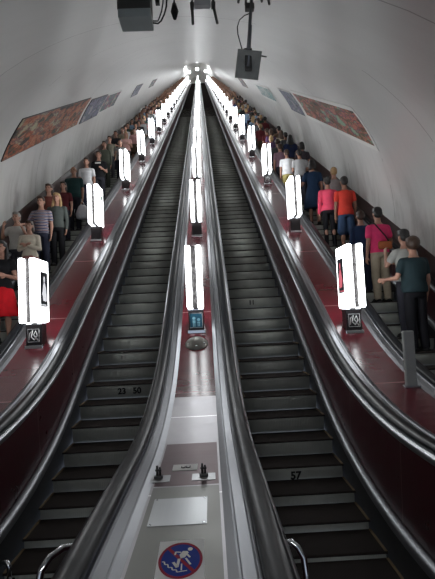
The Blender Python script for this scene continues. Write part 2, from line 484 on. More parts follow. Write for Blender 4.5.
XL, XM, XR = -2.36, -.19, 1.955          # centres of the three balustrade blocks
HB = .575
escalator(.8825, 'empty middle escalator right of the central deck, dark steps with grey risers', ((3, '57', -.09), (13, '11', -.14)))
escalator(-1.275, 'empty middle escalator left of the central deck, dark steps with grey risers', ((7, '23', -.05), (7, '50', .16)))
escalator(3.03, 'far right escalator carrying riders seen from behind', )
escalator(-3.435, 'far left escalator carrying riders who face the camera', )


# ------------------------------------------------------------------ balustrades
def lerp2(f, g, t, d=0.): return lambda Y: f(Y) * (1 - t) + g(Y) * t + d


def side(root, xc, s, deckx, extra=None):
    """one side of a balustrade; s=+1 faces +X lane"""
    X = lambda a: xc + s * a
    sweep('skirt', [(X(HB - .004), off(z_nose, -.35)), (X(HB - .004), off(z_skirt, .0))], M_skirt, root)
    k = [(.575, -.01), (.572, .03), (.555, .055), (.53, .068), (.50, .062), (.49, .04)]
    sweep('skirt_moulding', [(X(a), off(z_skirt, d)) for a, d in k], M_alu_d, root)
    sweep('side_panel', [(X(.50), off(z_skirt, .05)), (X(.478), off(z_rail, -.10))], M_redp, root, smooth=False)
    k = [(.474, -.115), (.492, -.105), (.498, -.085), (.496, -.062), (.486, -.050), (.474, -.044), (.462, -.041)]
    sweep('outer_moulding', [(X(a), off(z_rail, d)) for a, d in k], M_alu, root)
    k = [(.464, -.040), (.471, -.024), (.467, -.006), (.452, .006), (.410, .010), (.370, .006), (.355, -.006), (.351, -.024), (.357, -.040)]
    sweep('handrail', [(X(a), off(z_rail, d)) for a, d in k], M_rubber, root, closed=True)
    k = [(.358, -.044), (.348, -.036), (.336, -.034), (.328, -.044), (.275, -.048), (.268, -.040), (.258, -.040), (deckx, -.055)]
    sweep('inner_moulding', [(X(a), off(z_rail, d)) for a, d in k], M_alu_i, root, smooth=False)


def guard(root, pts):
    """bent chrome tube beside the end of the balustrade"""
    bm = bmesh.new(); tube(bm, pts, .020, 12); x, y, z = pts[-1]
    link('guard_tube', bm, M_chrome, root, world=True)
    bm = bmesh.new(); cone(bm, (x, y, ZF), (x, y, ZF + .03), .045, .04, 14); link('floor_flange', bm, M_chrome, root, world=True)


def block(xc, label, steel_to):
    root = empty('balustrade', (xc, 1.25, ZF), 0, label, 'balustrade')
    side(root, xc, 1, .215); side(root, xc, -1, .215)
    ys_a = [y for y in YS if y <= steel_to]; ys_b = [steel_to] + [y for y in YS if y > steel_to]
    if len(ys_a) > 1:
        ys_a.append(steel_to)
        sweep('steel_deck', [(xc - .215, z_deck), (xc + .215, z_deck)], M_stdeck, root, ys=ys_a, smooth=False)
    sweep('red_deck', [(xc - .215, z_deck), (xc + .215, z_deck)], M_red, root, ys=ys_b, smooth=False)
    # rounded lower end
    bm = bmesh.new()
    zr = z_rail(1.25)
    for hw, mi, r, z1 in ((.44, 0, .44, zr - .05), ):
        seg = 24; top = []; bot = []
        for k in range(seg + 1):
            a = PI + PI * k / seg
            top.append(bm.verts.new((xc + .47 * math.cos(a), 1.25 + .30 * math.sin(a), z1))); bot.append(bm.verts.new((xc + .50 * math.cos(a), 1.25 + .30 * math.sin(a), ZF)))
        for k in range(seg): bm.faces.new((top[k], top[k + 1], bot[k + 1], bot[k])).smooth = True
        bm.faces.new(top)
    link('end_cap', bm, M_steel, root, world=True)
    return root


bC = block(XM, 'central deck between the two empty escalators, steel plates below and red plates above', 4.75)
guard(bC, [(.375, 2.82, -1.43), (.40, 2.81, -1.41), (.435, 2.80, -1.405), (.47, 2.79, -1.43), (.497, 2.76, -1.48), (.50, 2.73, -1.56), (.50, 2.72, -1.7), (.50, 2.72, ZF)])
guard(bC, [(-.755, 2.62, -1.28), (-.80, 2.58, -1.25), (-.86, 2.54, -1.235), (-.91, 2.48, -1.25), (-.94, 2.43, -1.29), (-.95, 2.41, -1.36), (-.95, 2.41, -1.5), (-.95, 2.41, ZF)])
bL = block(XL, 'left deck of red plates between the empty and the crowded left escalator', 1.3)
bR = block(XR, 'right deck of red plates between the empty and the crowded right escalator', 1.3)
guard(bL, [(-1.79, 3.75, -1.93), (-1.75, 3.74, -1.90), (-1.71, 3.73, -1.90), (-1.69, 3.72, -1.93), (-1.69, 3.72, ZF)])


def outer(xc, s, label):
    """wall-side balustrade: one handrail, sloping brown dado up to the vault"""
    root = empty('balustrade', (xc + s * .3, 1.25, ZF), 0, label, 'balustrade')
    X = lambda a: xc - s * a
    sweep('skirt', [(X(HB - .004), off(z_nose, -.35)), (X(HB - .004), z_skirt)], M_skirt, root)
    sweep('skirt_moulding', [(X(a), off(z_skirt, d)) for a, d in [(.575, -.01), (.572, .03), (.555, .055), (.53, .068), (.50, .062), (.49, .04)]], M_alu_d, root)
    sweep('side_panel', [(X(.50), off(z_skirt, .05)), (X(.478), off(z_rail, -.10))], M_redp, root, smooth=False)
    sweep('outer_moulding', [(X(a), off(z_rail, d)) for a, d in [(.474, -.115), (.492, -.105), (.498, -.085), (.496, -.062), (.486, -.050), (.474, -.044), (.462, -.041)]], M_alu_d, root)
    k = [(.464, -.040), (.471, -.024), (.467, -.006), (.452, .006), (.410, .010), (.370, .006), (.355, -.006), (.351, -.024), (.357, -.040)]
    sweep('handrail', [(X(a), off(z_rail, d)) for a, d in k], M_rubber, root, closed=True)
    sweep('dado', [(X(.352), off(z_rail, -.04)), (X(.27), off(z_rail, -.03)), (X(.24), off(z_rail, .30)), (X(.215), off(z_rail, .42)), (X(.13), off(z_rail, .44))], M_dado, root, smooth=False)
    return root


outer(4.10, 1, 'dark brown balustrade along the right-hand wall behind the riders')
outer(-4.50, -1, 'dark brown balustrade along the left-hand wall behind the riders')


# ------------------------------------------------------------------ lamps
def panel_mesh(x0, x1):
    bm = bmesh.new(); bx(bm, x0, x1, -.30, .21, .29, 1.145, bevel=.018)
    me = bpy.data.meshes.new('light_panel'); bm.to_mesh(me); bm.free(); me.materials.append(M_lamp); return me


def make_lamp():
    r = empty('deck_lamp', (0, 0, 0), 0)
    bm = bmesh.new()
    bx(bm, -.105, .105, -.095, .095, -.06, .265, bevel=.008)
    cone(bm, (0, 0, .26), (0, 0, .31), .05, .035, 14)
    link('base', bm, M_lbase, r)
    bm = bmesh.new()
    bx(bm, -.122, .122, -.112, .112, -.06, -.012, bevel=.006); link('foot_ring', bm, M_chrome, r)
    bm = bmesh.new(); bx(bm, -.112, .112, -.10, .10, .258, .278, bevel=.005); link('cap', bm, M_chrome, r)
    o = bpy.data.objects.new('light_panel', panel_mesh(-.110, -.036)); C.objects.link(o); o.parent = r
    o = bpy.data.objects.new('light_panel', panel_mesh(.036, .110)); C.objects.link(o); o.parent = r
    bm = bmesh.new()
    bx(bm, -.0355, .0355, -.24, .19, .295, 1.14)
    for k in range(7): ball(bm, (0, -.241, .40 + k * .105), (.02, .006, .035), 8, 6)
    link('frame', bm, M_frame, r)
    return r


def dup(root, loc, label, group=None, rz=None):
    r = root.copy(); C.objects.link(r); r.location = loc
    if rz is not None: r.rotation_euler = (0, 0, rz)
    tag(r, label, None, group)
    for ch in list(root.children):
        c = ch.copy(); C.objects.link(c); c.parent = r
    return r


ORD = ['first', 'second', 'third', 'fourth', 'fifth', 'sixth', 'seventh', 'eighth', 'ninth', 'tenth', 'eleventh', 'twelfth']
lamp_y = [6.26] + [9.70 + 3.78 * k for k in range(24)]
lamp0 = make_lamp(); lamp0['category'] = 'lamp'
lamps = {}
for key, x, dn in (('L', -2.37, 'left'), ('C', XM, 'central'), ('R', 1.962, 'right')):
    for k, y in enumerate(lamp_y):
        if k == 0: y = 6.33 if key == 'C' else 6.16
        loc = (x, y, z_deck(y))
        if k < 12: lab = 'white glowing lamp on the %s deck, %s one up from the bottom' % (dn, ORD[k])
        else: lab = 'one of the tiny far lamps merging into a line atop the %s row' % dn
        r = lamp0 if (key == 'L' and k == 0) else dup(lamp0, loc, lab)
        r.location = loc; tag(r, lab, 'lamp', 'lamps along the %s deck' % dn)
        lamps[key, k] = r


# pictures on the near lamps (flat prints on the panel face, seen from the middle lanes)
def ad(root, sx, fig, tone=None):
    bm = bmesh.new(); x = sx * .1112; y0, y1, z0, z1 = -.11, .16, .50, .98
    def quad(pts, mi, lay):
        vs = [bm.verts.new((x + sx * (.0012 + .0008 * lay), p[0] - .04, p[1])) for p in pts]; bm.faces.new(vs).material_index = mi
    bx(bm, min(x, x - sx * .002), max(x, x - sx * .002), y0, y1, z0, z1)
    ell = lambda cy, cz, ry, rz, n=16: [(cy + ry * math.cos(2 * PI * k / n), cz + rz * math.sin(2 * PI * k / n)) for k in range(n)]
    quad(ell(.07, .88, .030, .045), 1, 1)
    quad([(.02, .58), (.0, .70), (.03, .80), (.06, .84), (.10, .82), (.13, .76), (.15, .66), (.14, .58)], 1, 1)
    quad(ell(.03, .68, .045, .035), 1, 2); quad(ell(.11, .62, .05, .05), 1, 2)
    quad([(-.08, .52), (-.08, .535), (.13, .535), (.13, .52)], 1, 1)
    link('printed_picture', bm, [M_ad, fig], root)


ad(lamps['L', 0], 1, M_adw); ad(lamps['R', 0], -1, M_adp)
for key, s in (('L', 1), ('R', -1)):
    bm = bmesh.new(); x = s * .1112
    bx(bm, min(x, x + s * .002), max(x, x + s * .002), -.02, .16, .86, .98)
    bx(bm, min(x, x + s * .002), max(x, x + s * .002), .02, .13, .60, .70, mi=1)
    if key == 'L': link('printed_picture', bm, [M_adg, M_ad], lamps[key, 1])
    else: bm.free()


def emblem(root, kind):
    bm = bmesh.new()
    bx(bm, -.088, .088, -.0985, -.0955, .02, .22)
    if kind == 'scrawl':
        pts = [(-.06, .06), (-.05, .15), (-.01, .19), (-.03, .10), (.01, .06), (.05, .12), (.03, .18), (.0, .13), (.06, .05)]
        tube(bm, [(a, -.101, b) for a, b in pts], .009, 6, mi=1)
        tube(bm, [(-.075, -.1, .035), (-.075, -.1, .205), (.075, -.1, .205), (.075, -.1, .035), (-.075, -.1, .035)], .004, 6, mi=1)
        link('emblem_plate', bm, [M_black, M_white], root)
    else:
        for x, h in ((-.03, .15), (.035, .13)):
            cone(bm, (x, -.0986, h), (x, -.103, h), .022, .022, 14, mi=1)
            bx(bm, x - .02, x + .02, -.103, -.0986, .085, h - .028, mi=1)
            bx(bm, x - .016, x - .004, -.103, -.0986, .035, .084, mi=1); bx(bm, x + .004, x + .016, -.103, -.0986, .035, .084, mi=1)
        link('emblem_plate', bm, [M_dcyan, M_cyan], root)
        bm = bmesh.new(); tube(bm, [(-.088, -.1, .02), (-.088, -.1, .22), (.088, -.1, .22), (.088, -.1, .02), (-.088, -.1, .02)], .006, 6)
        link('emblem_frame', bm, M_alu, root)


emblem(lamps['L', 0], 'scrawl'); emblem(lamps['R', 0], 'scrawl'); emblem(lamps['C', 0], 'people')
emblem(lamps['R', 2], 'scrawl')

# ------------------------------------------------------------------ things on the decks
# dome
yd = 5.98; r = empty('dome_speaker', (XM, yd, z_deck(yd)), 0, 'beige-grey metal dome on the central deck in front of the nearest lamp', 'speaker')
tilt = math.atan(T30 * .85)
bm = bmesh.new()
pr = [(.150, -.03), (.150, .012), (.134, .035), (.100, .064), (.058, .086), (.02, .097), (.0, .099)]
seg = 28; rws = [[bm.verts.new((a * math.cos(2 * PI * k / seg), a * math.sin(2 * PI * k / seg), b)) for k in range(seg)] for a, b in pr[:-1]]
for a, b in zip(rws, rws[1:]):
    for k in range(seg): bm.faces.new((a[k], a[(k + 1) % seg], b[(k + 1) % seg], b[k])).smooth = True
bm.faces.new(rws[-1]); bm.faces.new(rws[0][::-1])
o = link('dome', bm, M_dome, r); o.rotation_euler = (tilt, 0, 0)
bm = bmesh.new()
for a in (-150, -90, -30):
    t = math.radians(a); ball(bm, (.118 * math.cos(t), .118 * math.sin(t), .042), (.014, .014, .012), 10, 6)
o = link('bolt', bm, M_chrome, r); o.rotation_euler = (tilt, 0, 0)

# plates of the deck's lower end, its glossy light-dark variation put into their tones
bm = bmesh.new()
ysb = [2.80 + .0725 * k for k in range(13)]
for (ya, yb_, mi) in ((2.81, 3.66, 0), (1.30, 2.79, 1)):
    n_ = 12; a_ = []
    for k in range(n_ + 1):
        yy = ya + (yb_ - ya) * k / n_; a_.append((bm.verts.new((XM - .20, yy, z_deck(yy) + .0012)), bm.verts.new((XM + .20, yy, z_deck(yy) + .0012))))
    for p_, q_ in zip(a_, a_[1:]): bm.faces.new((p_[0], p_[1], q_[1], q_[0])).material_index = mi
    if mi == 0:
        link('brown_plate', bm, [mat('worn_brown_plate', (.10, .062, .066), .34, .7, .25, 9)], bC, world=True); bm = bmesh.new()
    else:
        for f in bm.faces: f.material_index = 0
        link('end_plate', bm, [mat('dark_steel_plate', (.16, .16, .15), .36, 1, .2, 6)], bC, world=True)
# key switches
ZD = z_deck(3.0)
for x, y, lab in ((-.375, 2.93, 'left one of two black key switches on steel plates on the central deck'),
                  (-.085, 2.93, 'right one of two black key switches on steel plates on the central deck')):
    zz = z_deck(y); r = empty('key_switch', (x, y, zz), 0, lab, 'switch', 'key switches on the central deck')
    bm = bmesh.new(); bx(bm, -.075, .075, -.055, .06, .0016, .006, bevel=.001); link('plate', bm, M_steel, r)
    bm = bmesh.new(); bx(bm, -.028, .028, .0, .03, .006, .022, bevel=.003)
    cone(bm, (-.008, .015, .02), (-.008, .015, .085), .009, .007, 10); cone(bm, (.010, .015, .02), (.010, .015, .075), .008, .006, 10)
    bx(bm, -.02, .02, .005, .025, .05, .062, bevel=.002)
    link('lever', bm, M_black, r)
r = empty('nameplate', (-.215, 3.13, z_deck(3.13)), 0, 'small white plate with a dark mark between the two key switches', 'plate')
bm = bmesh.new(); bx(bm, -.085, .085, -.06, .06, .0016, .005, bevel=.001); link('plate', bm, M_frw, r)
bm = bmesh.new()
for dx in (-.012, .022):
    tube(bm, [(dx - .012, .015, .006), (dx - .012, -.012, .006), (dx, -.018, .006), (dx + .012, -.012, .006), (dx + .012, .015, .006)], .004, 6)
link('marking', bm, M_ad, r)
# inspection hatch
r = empty('hatch', (-.21, 2.45, z_deck(2.45)), 0, 'rectangular steel hatch cover between the key switches and the round sign', 'hatch')
bm = bmesh.new(); bx(bm, -.15, .15, -.165, .165, .0016, .004, bevel=.001); link('cover', bm, M_steel, r)
for sx in (-1, 1):
    for sy in (-1, 1):
        bm = bmesh.new(); cone(bm, (sx * .135, sy * .15, .004), (sx * .135, sy * .15, .0065), .006, .005, 10); link('screw', bm, M_chrome, r)

# prohibition sign: running figure on steps, struck through
r = empty('warning_sign', (-.171, 1.965, z_deck(1.965)), math.radians(1.5), 'square white sign, blue disc with a red ring and struck-out running figure', 'sign')
bm = bmesh.new(); bx(bm, -.1, .1, -.155, .165, .0016, .004, bevel=.001); link('plate', bm, M_white, r)
def disc(bm, rx, ry, z, mi=0, n=48, r_in=0.):
    o_ = [bm.verts.new((rx * math.cos(2 * PI * k / n), ry * math.sin(2 * PI * k / n), z)) for k in range(n)]
    if not r_in: bm.faces.new(o_).material_index = mi
    else:
        i_ = [bm.verts.new((rx * r_in * math.cos(2 * PI * k / n), ry * r_in * math.sin(2 * PI * k / n), z)) for k in range(n)]
        for k in range(n): bm.faces.new((o_[k], o_[(k + 1) % n], i_[(k + 1) % n], i_[k])).material_index = mi
EY = 1.50      # the disc is a true circle on the tilted plate; the plate is taller than wide
bm = bmesh.new(); disc(bm, .093, .093 * EY, .0048); link('disc', bm, M_blue, r)
bm = bmesh.new(); disc(bm, .094, .094 * EY, .0056, r_in=.88)
def strip(bm, p, q, w, z):
    p, q = Vector(p), Vector(q); d = (q - p).normalized(); n = Vector((-d.y, d.x)) * w / 2
    bm.faces.new([bm.verts.new((a.x, a.y, z)) for a in (p - n, q - n, q + n, p + n)])
strip(bm, (-.060, .085 * 1.2), (.060, -.085 * 1.2), .016, .0058)
link('red_ring', bm, M_redm, r)
bm = bmesh.new()
zf_ = .0066
n = 14; bm.faces.new([bm.verts.new((.040 + .011 * math.cos(2 * PI * k / n), .078 + .015 * math.sin(2 * PI * k / n), zf_)) for k in range(n)])
bm.faces.new([bm.verts.new((a, b, zf_)) for a, b in ((-.006, .035), (.008, .065), (.028, .062), (.034, .048), (.018, .012), (.0, .006))])
for a, b, w_ in (((.0, .055), (-.022, .060), .009), ((-.022, .062), (-.026, .036), .008), ((.028, .035), (.040, .010), .009), ((.022, .006), (.043, -.045), .009),
                 ((-.030, -.02), (-.012, -.062), .012), ((-.006, .004), (-.012, -.06), .012), ((.006, -.035), (.006, -.085), .006)):
    strip(bm, a, b, w_, zf_)
zz = [(-.078, -.012), (-.068, -.012), (-.064, -.034), (-.052, -.034), (-.048, -.058), (-.034, -.058), (-.030, -.078), (-.014, -.078), (-.012, -.095), (.03, -.088)]
for a, b in zip(zz, zz[1:]): strip(bm, a, b, .006, zf_)
link('running_figure', bm, M_frw, r)

# grey bollard on the right deck
yb = 4.75; r = empty('bollard', (2.10, yb, z_deck(yb)), 0, 'short flat grey post standing on the right deck near the bottom', 'post')
bm = bmesh.new(); bx(bm, -.058, .058, -.032, .032, -.02, .58, bevel=.014); link('post', bm, M_greyp, r)
bm = bmesh.new(); bx(bm, -.085, .085, -.05, .05, -.03, .008, bevel=.004); link('foot_plate', bm, M_alu_d, r)

# ------------------------------------------------------------------ wall posters
def poster(s0, s1, a0, a1, m, label, border=.05):
    def P(s, a, rad):
        p = -3.67 + rad * math.cos(a); x = XC + rad * math.sin(a)
        return (x, s * C30 - p * S30, s * S30 + p * C30)
    sm, am = (s0 + s1) / 2, math.radians((a0 + a1) / 2)
    root = empty('poster', P(sm, am, RT), 0, label, 'poster')
    def sheet(name, s0, s1, a0, a1, r0, r1, mm):
        bm = bmesh.new(); ns, na = 12, 6; g = {}
        for i in range(ns + 1):
            for j in range(na + 1):
                for l, rad in ((0, r0), (1, r1)):
                    g[i, j, l] = bm.verts.new(P(s0 + (s1 - s0) * i / ns, a0 + (a1 - a0) * j / na, rad))
        for i in range(ns):
            for j in range(na):
                for l in (0, 1): bm.faces.new([g[i, j, l], g[i + 1, j, l], g[i + 1, j + 1, l], g[i, j + 1, l]])
        for i in range(ns):
            for j in (0, na): bm.faces.new([g[i, j, 0], g[i + 1, j, 0], g[i + 1, j, 1], g[i, j, 1]])
        for j in range(na):
            for i in (0, ns): bm.faces.new([g[i, j, 0], g[i, j + 1, 0], g[i, j + 1, 1], g[i, j, 1]])
        bmesh.ops.recalc_face_normals(bm, faces=bm.faces)
        link(name, bm, mm, root, world=True)
    a0, a1 = math.radians(a0), math.radians(a1); da = math.copysign(border / RT, a1 - a0)
    sheet('border', s0, s1, a0, a1, RT - .002, RT - .018, M_frw if border > .03 else M_frame)
    sheet('print', s0 + border, s1 - border, a0 + da, a1 - da, RT - .019, RT - .022, m)


cr = [(.02, .015, .02), (.05, .07, .05), (.28, .06, .03), (.42, .20, .11), (.10, .03, .05), (.35, .33, .22)]
cg = [(.02, .03, .04), (.10, .18, .14), (.05, .05, .12), (.35, .10, .14), (.30, .42, .30)]
cb = [(.03, .03, .05), (.20, .18, .28), (.05, .09, .12), (.32, .30, .34)]
poster(8.7, 14.5, -45.5, -58.5, poster_mat('poster_food', cr, 1.9, 1), 'long dark red picture poster on the left wall, nearest of that row', .02)
poster(14.9, 17.6, -47, -59, poster_mat('poster_violet', cb, 2.2, 2), 'dark violet poster on the left wall right after the long red one', .02)
poster(17.8, 21.0, -47.5, -58, poster_mat('poster_green', cg, 2, 3), 'pale green and white poster on the left wall, third of that row', .04)
poster(26.5, 29.5, -48, -58, poster_mat('poster_far', cb, 2, 4), 'small dark bluish poster on the left wall high above the crowd', .03)
poster(36, 40, -48, -57, poster_mat('poster_far2', cg, 2, 5), 'farthest small green poster on the left wall', .03)
poster(8.55, 14.6, 45.5, 59.5, poster_mat('poster_diner', [(.02, .02, .02), (.22, .05, .03), (.05, .09, .05), (.50, .16, .11), (.10, .02, .06), (.22, .35, .24)], 1.8, 7),
       'large red and green poster with a white border on the right wall', .11)
poster(14.9, 17.3, 47, 60, poster_mat('poster_narrow', cb, 2.4, 8), 'narrow dark blue poster on the right wall beyond the big bordered one', .04)
poster(20.5, 25.5, 49, 60, poster_mat('poster_teal', [(.30, .33, .33), (.08, .22, .22), (.45, .47, .46), (.12, .30, .33)], 1.5, 9), 'pale teal poster on the right wall beyond the narrow dark one', .10)
poster(33, 37, 49, 59, poster_mat('poster_far3', cg, 2, 10), 'farthest small poster on the right wall', .03)

# ------------------------------------------------------------------ things hanging from the vault
def ceil_z(x, y): return z_axis(y) + RT / C30 * math.sqrt(1 - ((x - XC) / RT) ** 2)
y = 2.6; r = empty('equipment_box', (-.365, y, 1.755), 0, 'dark metal box with a paler bottom edge hanging from the vault at upper left', 'box')
bm = bmesh.new(); bx(bm, -.098, .098, -.05, .09, .075, .25, bevel=.004)
link('casing', bm, M_iron, r)
bm = bmesh.new(); bx(bm, -.094, .100, -.053, .09, .022, .074, bevel=.004); link('glass_front', bm, mat('greenish_lens', (.52, .58, .56), .35, .0, .2), r)
bm = bmesh.new()
for x in (-.07, .07): cone(bm, (x, .02, .24), (x, .02, ceil_z(-.365 + x, y) - 1.755 + .03), .012, .012, 8)
link('hanger', bm, M_iron, r)
r = empty('cable', (-.21, y, 1.80), 0, 'pair of thin cables looping down beside the dark hanging box', 'cable')
bm = bmesh.new()
tube(bm, [(-.05, 0, -.03), (-.02, 0, -.035), (.0, 0, -.02), (.02, 0, .02), (.035, 0, .07), (.04, 0, .13), (.035, .02, .3)], .005, 6)
tube(bm, [(-.05, 0, -.018), (-.02, 0, -.02), (-.01, 0, .0), (.005, 0, .04), (.015, 0, .09), (.018, 0, .14), (.015, .02, .3)], .004, 6)
bx(bm, -.03, -.005, -.01, .02, .09, .16); cone(bm, (-.018, 0, .15), (-.018, 0, .3), .006, .006, 6)
link('cable_loop', bm, M_black, r)
r = empty('hanging_spotlight', (-.127, y, 1.80), 0, 'small black drop-shaped fitting hanging beside the dark box', 'lamp fitting')
bm = bmesh.new(); cone(bm, (0, 0, -.005), (0, 0, .035), .012, .024, 12); cone(bm, (0, 0, .035), (0, 0, .085), .024, .012, 12); ball(bm, (0, 0, -.004), .012)
cone(bm, (0, 0, .08), (0, 0, .30), .005, .005, 8); link('fitting', bm, M_black, r)
for x0, lean, lab in ((-.02, 0, 'straight left one of two dark rods hanging from the vault above the centre'), (.108, .02, 'slanting right one of two dark rods hanging from the vault above the centre')):
    bm = bmesh.new(); cone(bm, (lean, 0, 0), (0, 0, .11), .008, .009, 8); cone(bm, (0, 0, .105), (0, 0, .28), .007, .007, 8); bx(bm, -.012, .012, -.015, .015, .10, .13)
    o = link('hanging_rod', bm, M_iron); o.location = (x0, y, 1.752); tag(o, lab, 'rod', 'rods hanging above the centre')
bm = bmesh.new(); bx(bm, -.05, .05, -.02, .02, 0, .05, bevel=.003); cone(bm, (-.02, 0, .05), (-.02, 0, .2), .006, .006, 8)
o = link('bracket', bm, M_white); o.location = (.043, y + .03, 1.88); tag(o, 'small pale bracket between the two hanging rods', 'bracket')
# hanging plate on a pole
yp = 2.9; r = empty('hanging_plate', (.335, yp, 1.66), 0, 'square dusty grey-green metal plate on a pole hanging from the vault', 'plate')
bm = bmesh.new(); bx(bm, -.080, .080, .0, .012, -.088, .088, bevel=.002)
o = link('plate', bm, M_irong, r); o.rotation_euler = (math.radians(38), math.radians(9), 0)
bm = bmesh.new(); cone(bm, (-.012, -.025, -.03), (.065, -.01, .62), .011, .011, 10); cone(bm, (-.004, -.03, -.03), (.028, -.02, .26), .010, .010, 10)
link('pole', bm, M_alu_d, r)
bm = bmesh.new(); bx(bm, -.022, .022, -.035, .002, -.045, .09, bevel=.004); bx(bm, -.028, .028, -.03, 0, .05, .10, bevel=.004); link('clamp', bm, M_iron, r)
bm = bmesh.new(); bx(bm, .0, .06, -.02, .02, .38, .42, bevel=.003); link('clamp', bm, M_iron, r)
bm = bmesh.new(); cone(bm, (.0, -.01, .075), (.125, -.01, .045), .005, .004, 8); link('arm', bm, M_iron, r)
bm = bmesh.new(); tube(bm, [(-.03, -.02, .06), (-.045, -.02, .13), (-.06, -.02, .2), (-.062, -.02, .25), (-.045, -.02, .30), (-.01, -.02, .33), (.03, -.02, .345)], .0035, 6)
link('wire', bm, M_black, r)
bm = bmesh.new()
for k, dx in enumerate((-.11, -.06, .05, .10)): cone(bm, (dx, 0, .02 - .02 * (k % 2)), (dx * .7, 0, .2), .008, .012, 8)
bx(bm, -.12, .12, -.02, .02, .07, .11, bevel=.004)
o = link('cable_bracket', bm, M_iron); o.location = (.40, yp, 2.075); tag(o, 'dark bracket with short cable ends above the hanging plate', 'bracket')


# ------------------------------------------------------------------ people
def arm_pts(s, pose, tw=0.):
    sh = Vector((s * .178, 0, 1.375))
    P = {'down': ((.045, -.02, -.28), (.05, .05, -.52)),
         'bent': ((.05, -.02, -.27), (-.02, .22, -.24)),
         'rail': ((.10, .06, -.25), (.20, .28, -.30)),
         'cross': ((.05, .03, -.27), (-.16, .19, -.20)),
         'up': ((.10, .10, -.20), (.02, .22, .02)),
         'side': ((.10, .02, -.24), (.20, .18, -.25)),
         'out': ((.16, .06, -.16), (.34, .16, -.06)),
         'hold': ((.05, .02, -.27), (-.08, .24, -.16))}[pose]
    e = sh + Vector((s * P[0][0], P[0][1], P[0][2])); w_ = sh + Vector((s * P[1][0], P[1][1], P[1][2]))
    return sh, e, w_


def limb(bm, pts, rad, seg=14):
    for (a, b), (ra, rb) in zip(zip(pts, pts[1:]), zip(rad, rad[1:])):
        cone(bm, a, b, ra, rb, seg); ball(bm, a, ra * 1.0, seg, 8); ball(bm, b, rb * 1.0, seg, 8)


def hand(bm, wr, el, s, fine):
    d = (wr - el).normalized()
    nrm = Vector((-s, .2, 0)); nrm = (nrm - d * nrm.dot(d)).normalized(); sd = d.cross(nrm)
    rot = Matrix((sd, nrm, d)).transposed()
    ball(bm, wr + d * .045, (.038, .018, .052), 12, 8, rot=rot)
    if not fine:
        ball(bm, wr + d * .10 + nrm * .012, (.034, .016, .045), 10, 6, rot=rot); return
    for k, ln in enumerate((.070, .080, .075, .058)):
        o = sd * (.030 - .020 * k)
        a = wr + d * .085 + o; b = a + d * ln * .5 + nrm * .008; c = b + d * ln * .35 + nrm * .030
        limb(bm, [a, b, c], [.0105, .010, .0085], 8)
    a = wr + d * .02 + sd * .030; b = a + d * .035 + sd * .025 + nrm * .01; c = b + d * .030 + nrm * .012
    limb(bm, [a, b, c], [.013, .0115, .0095], 8)


def torso_rings(g=0., fem=False, lo=.84, hi=1.47, belly=0.):
    R = [(.82, .145, .105, 0), (.90, .165, .120, -.005), (.98, .160, .115, 0), (1.08, .138, .100, .005), (1.18, .148, .108, .005), (1.28, .168, .118, .01), (1.35, .176, .112, 0), (1.395, .150, .095, -.01), (1.435, .100, .076, -.012), (1.475, .066, .062, -.010)]
    if fem: R = [(z, rx * (.94 if z > 1.2 else (.90 if z > 1.03 else 1.04)), ry * (1.06 if 1.2 < z < 1.33 else 1), yo + (.015 if 1.2 < z < 1.33 else 0)) for z, rx, ry, yo in R]
    out = [((0, yo + belly * (.5 if .95 < z < 1.2 else 0), z), rx + g + (belly * .4 if .9 < z < 1.2 else 0), ry + g + (belly if .9 < z < 1.2 else 0)) for z, rx, ry, yo in R if lo - .001 <= z <= hi + .02]
    return out


def head_geo(bm, fine):
    ball(bm, (0, .0, 1.655), (.076, .095, .098), 18, 14)
    ball(bm, (0, .025, 1.595), (.058, .070, .062), 14, 10)
    ball(bm, (0, .072, 1.560), (.026, .026, .022), 10, 8)
    cone(bm, (0, .083, 1.655), (0, .108, 1.615), .010, .017, 8); ball(bm, (0, .103, 1.618), .015, 8, 6)
    for s in (-1, 1):
        ball(bm, (s * .078, .0, 1.635), (.014, .022, .032), 8, 8)
        if fine: ball(bm, (s * .032, .082, 1.668), (.020, .010, .008), 8, 6)
    limb(bm, [(0, -.012, 1.43), (0, .0, 1.60)], [.060, .052], 14)


def body_mesh(arms, legs, fine, fem=False, voxel=.0095):
    bm = bmesh.new()
    loft(bm, torso_rings(0, fem), 22)
    head_geo(bm, fine)
    for s, p in ((-1, arms[0]), (1, arms[1])):
        sh, e, w_ = arm_pts(s, p)
        limb(bm, [Vector((s * .10, 0, 1.40)), sh, e, w_], [.050, .052, .038, .026])
        hand(bm, w_, e, s, fine)
    for s, l in ((-1, legs[0]), (1, legs[1])):
        hip, kn, an = l
        limb(bm, [hip, kn, an], [.084, .055, .036]); ball(bm, kn + (an - kn) * .3 + Vector((0, -.018, 0)), (.052, .052, .11), 12, 8)
        ball(bm, an + Vector((0, .06, -.045)), (.040, .115, .030), 12, 8)
    return remesh(bm, voxel, 3)


def leg_pts(s, lift=0.):
    hip = Vector((s * .085, 0, .86))
    if lift: return hip, Vector((s * .10, .30, .72)), Vector((s * .10, .34, .08 + lift))
    return hip, Vector((s * .095, .018, .47)), Vector((s * .098, -.02, .08))


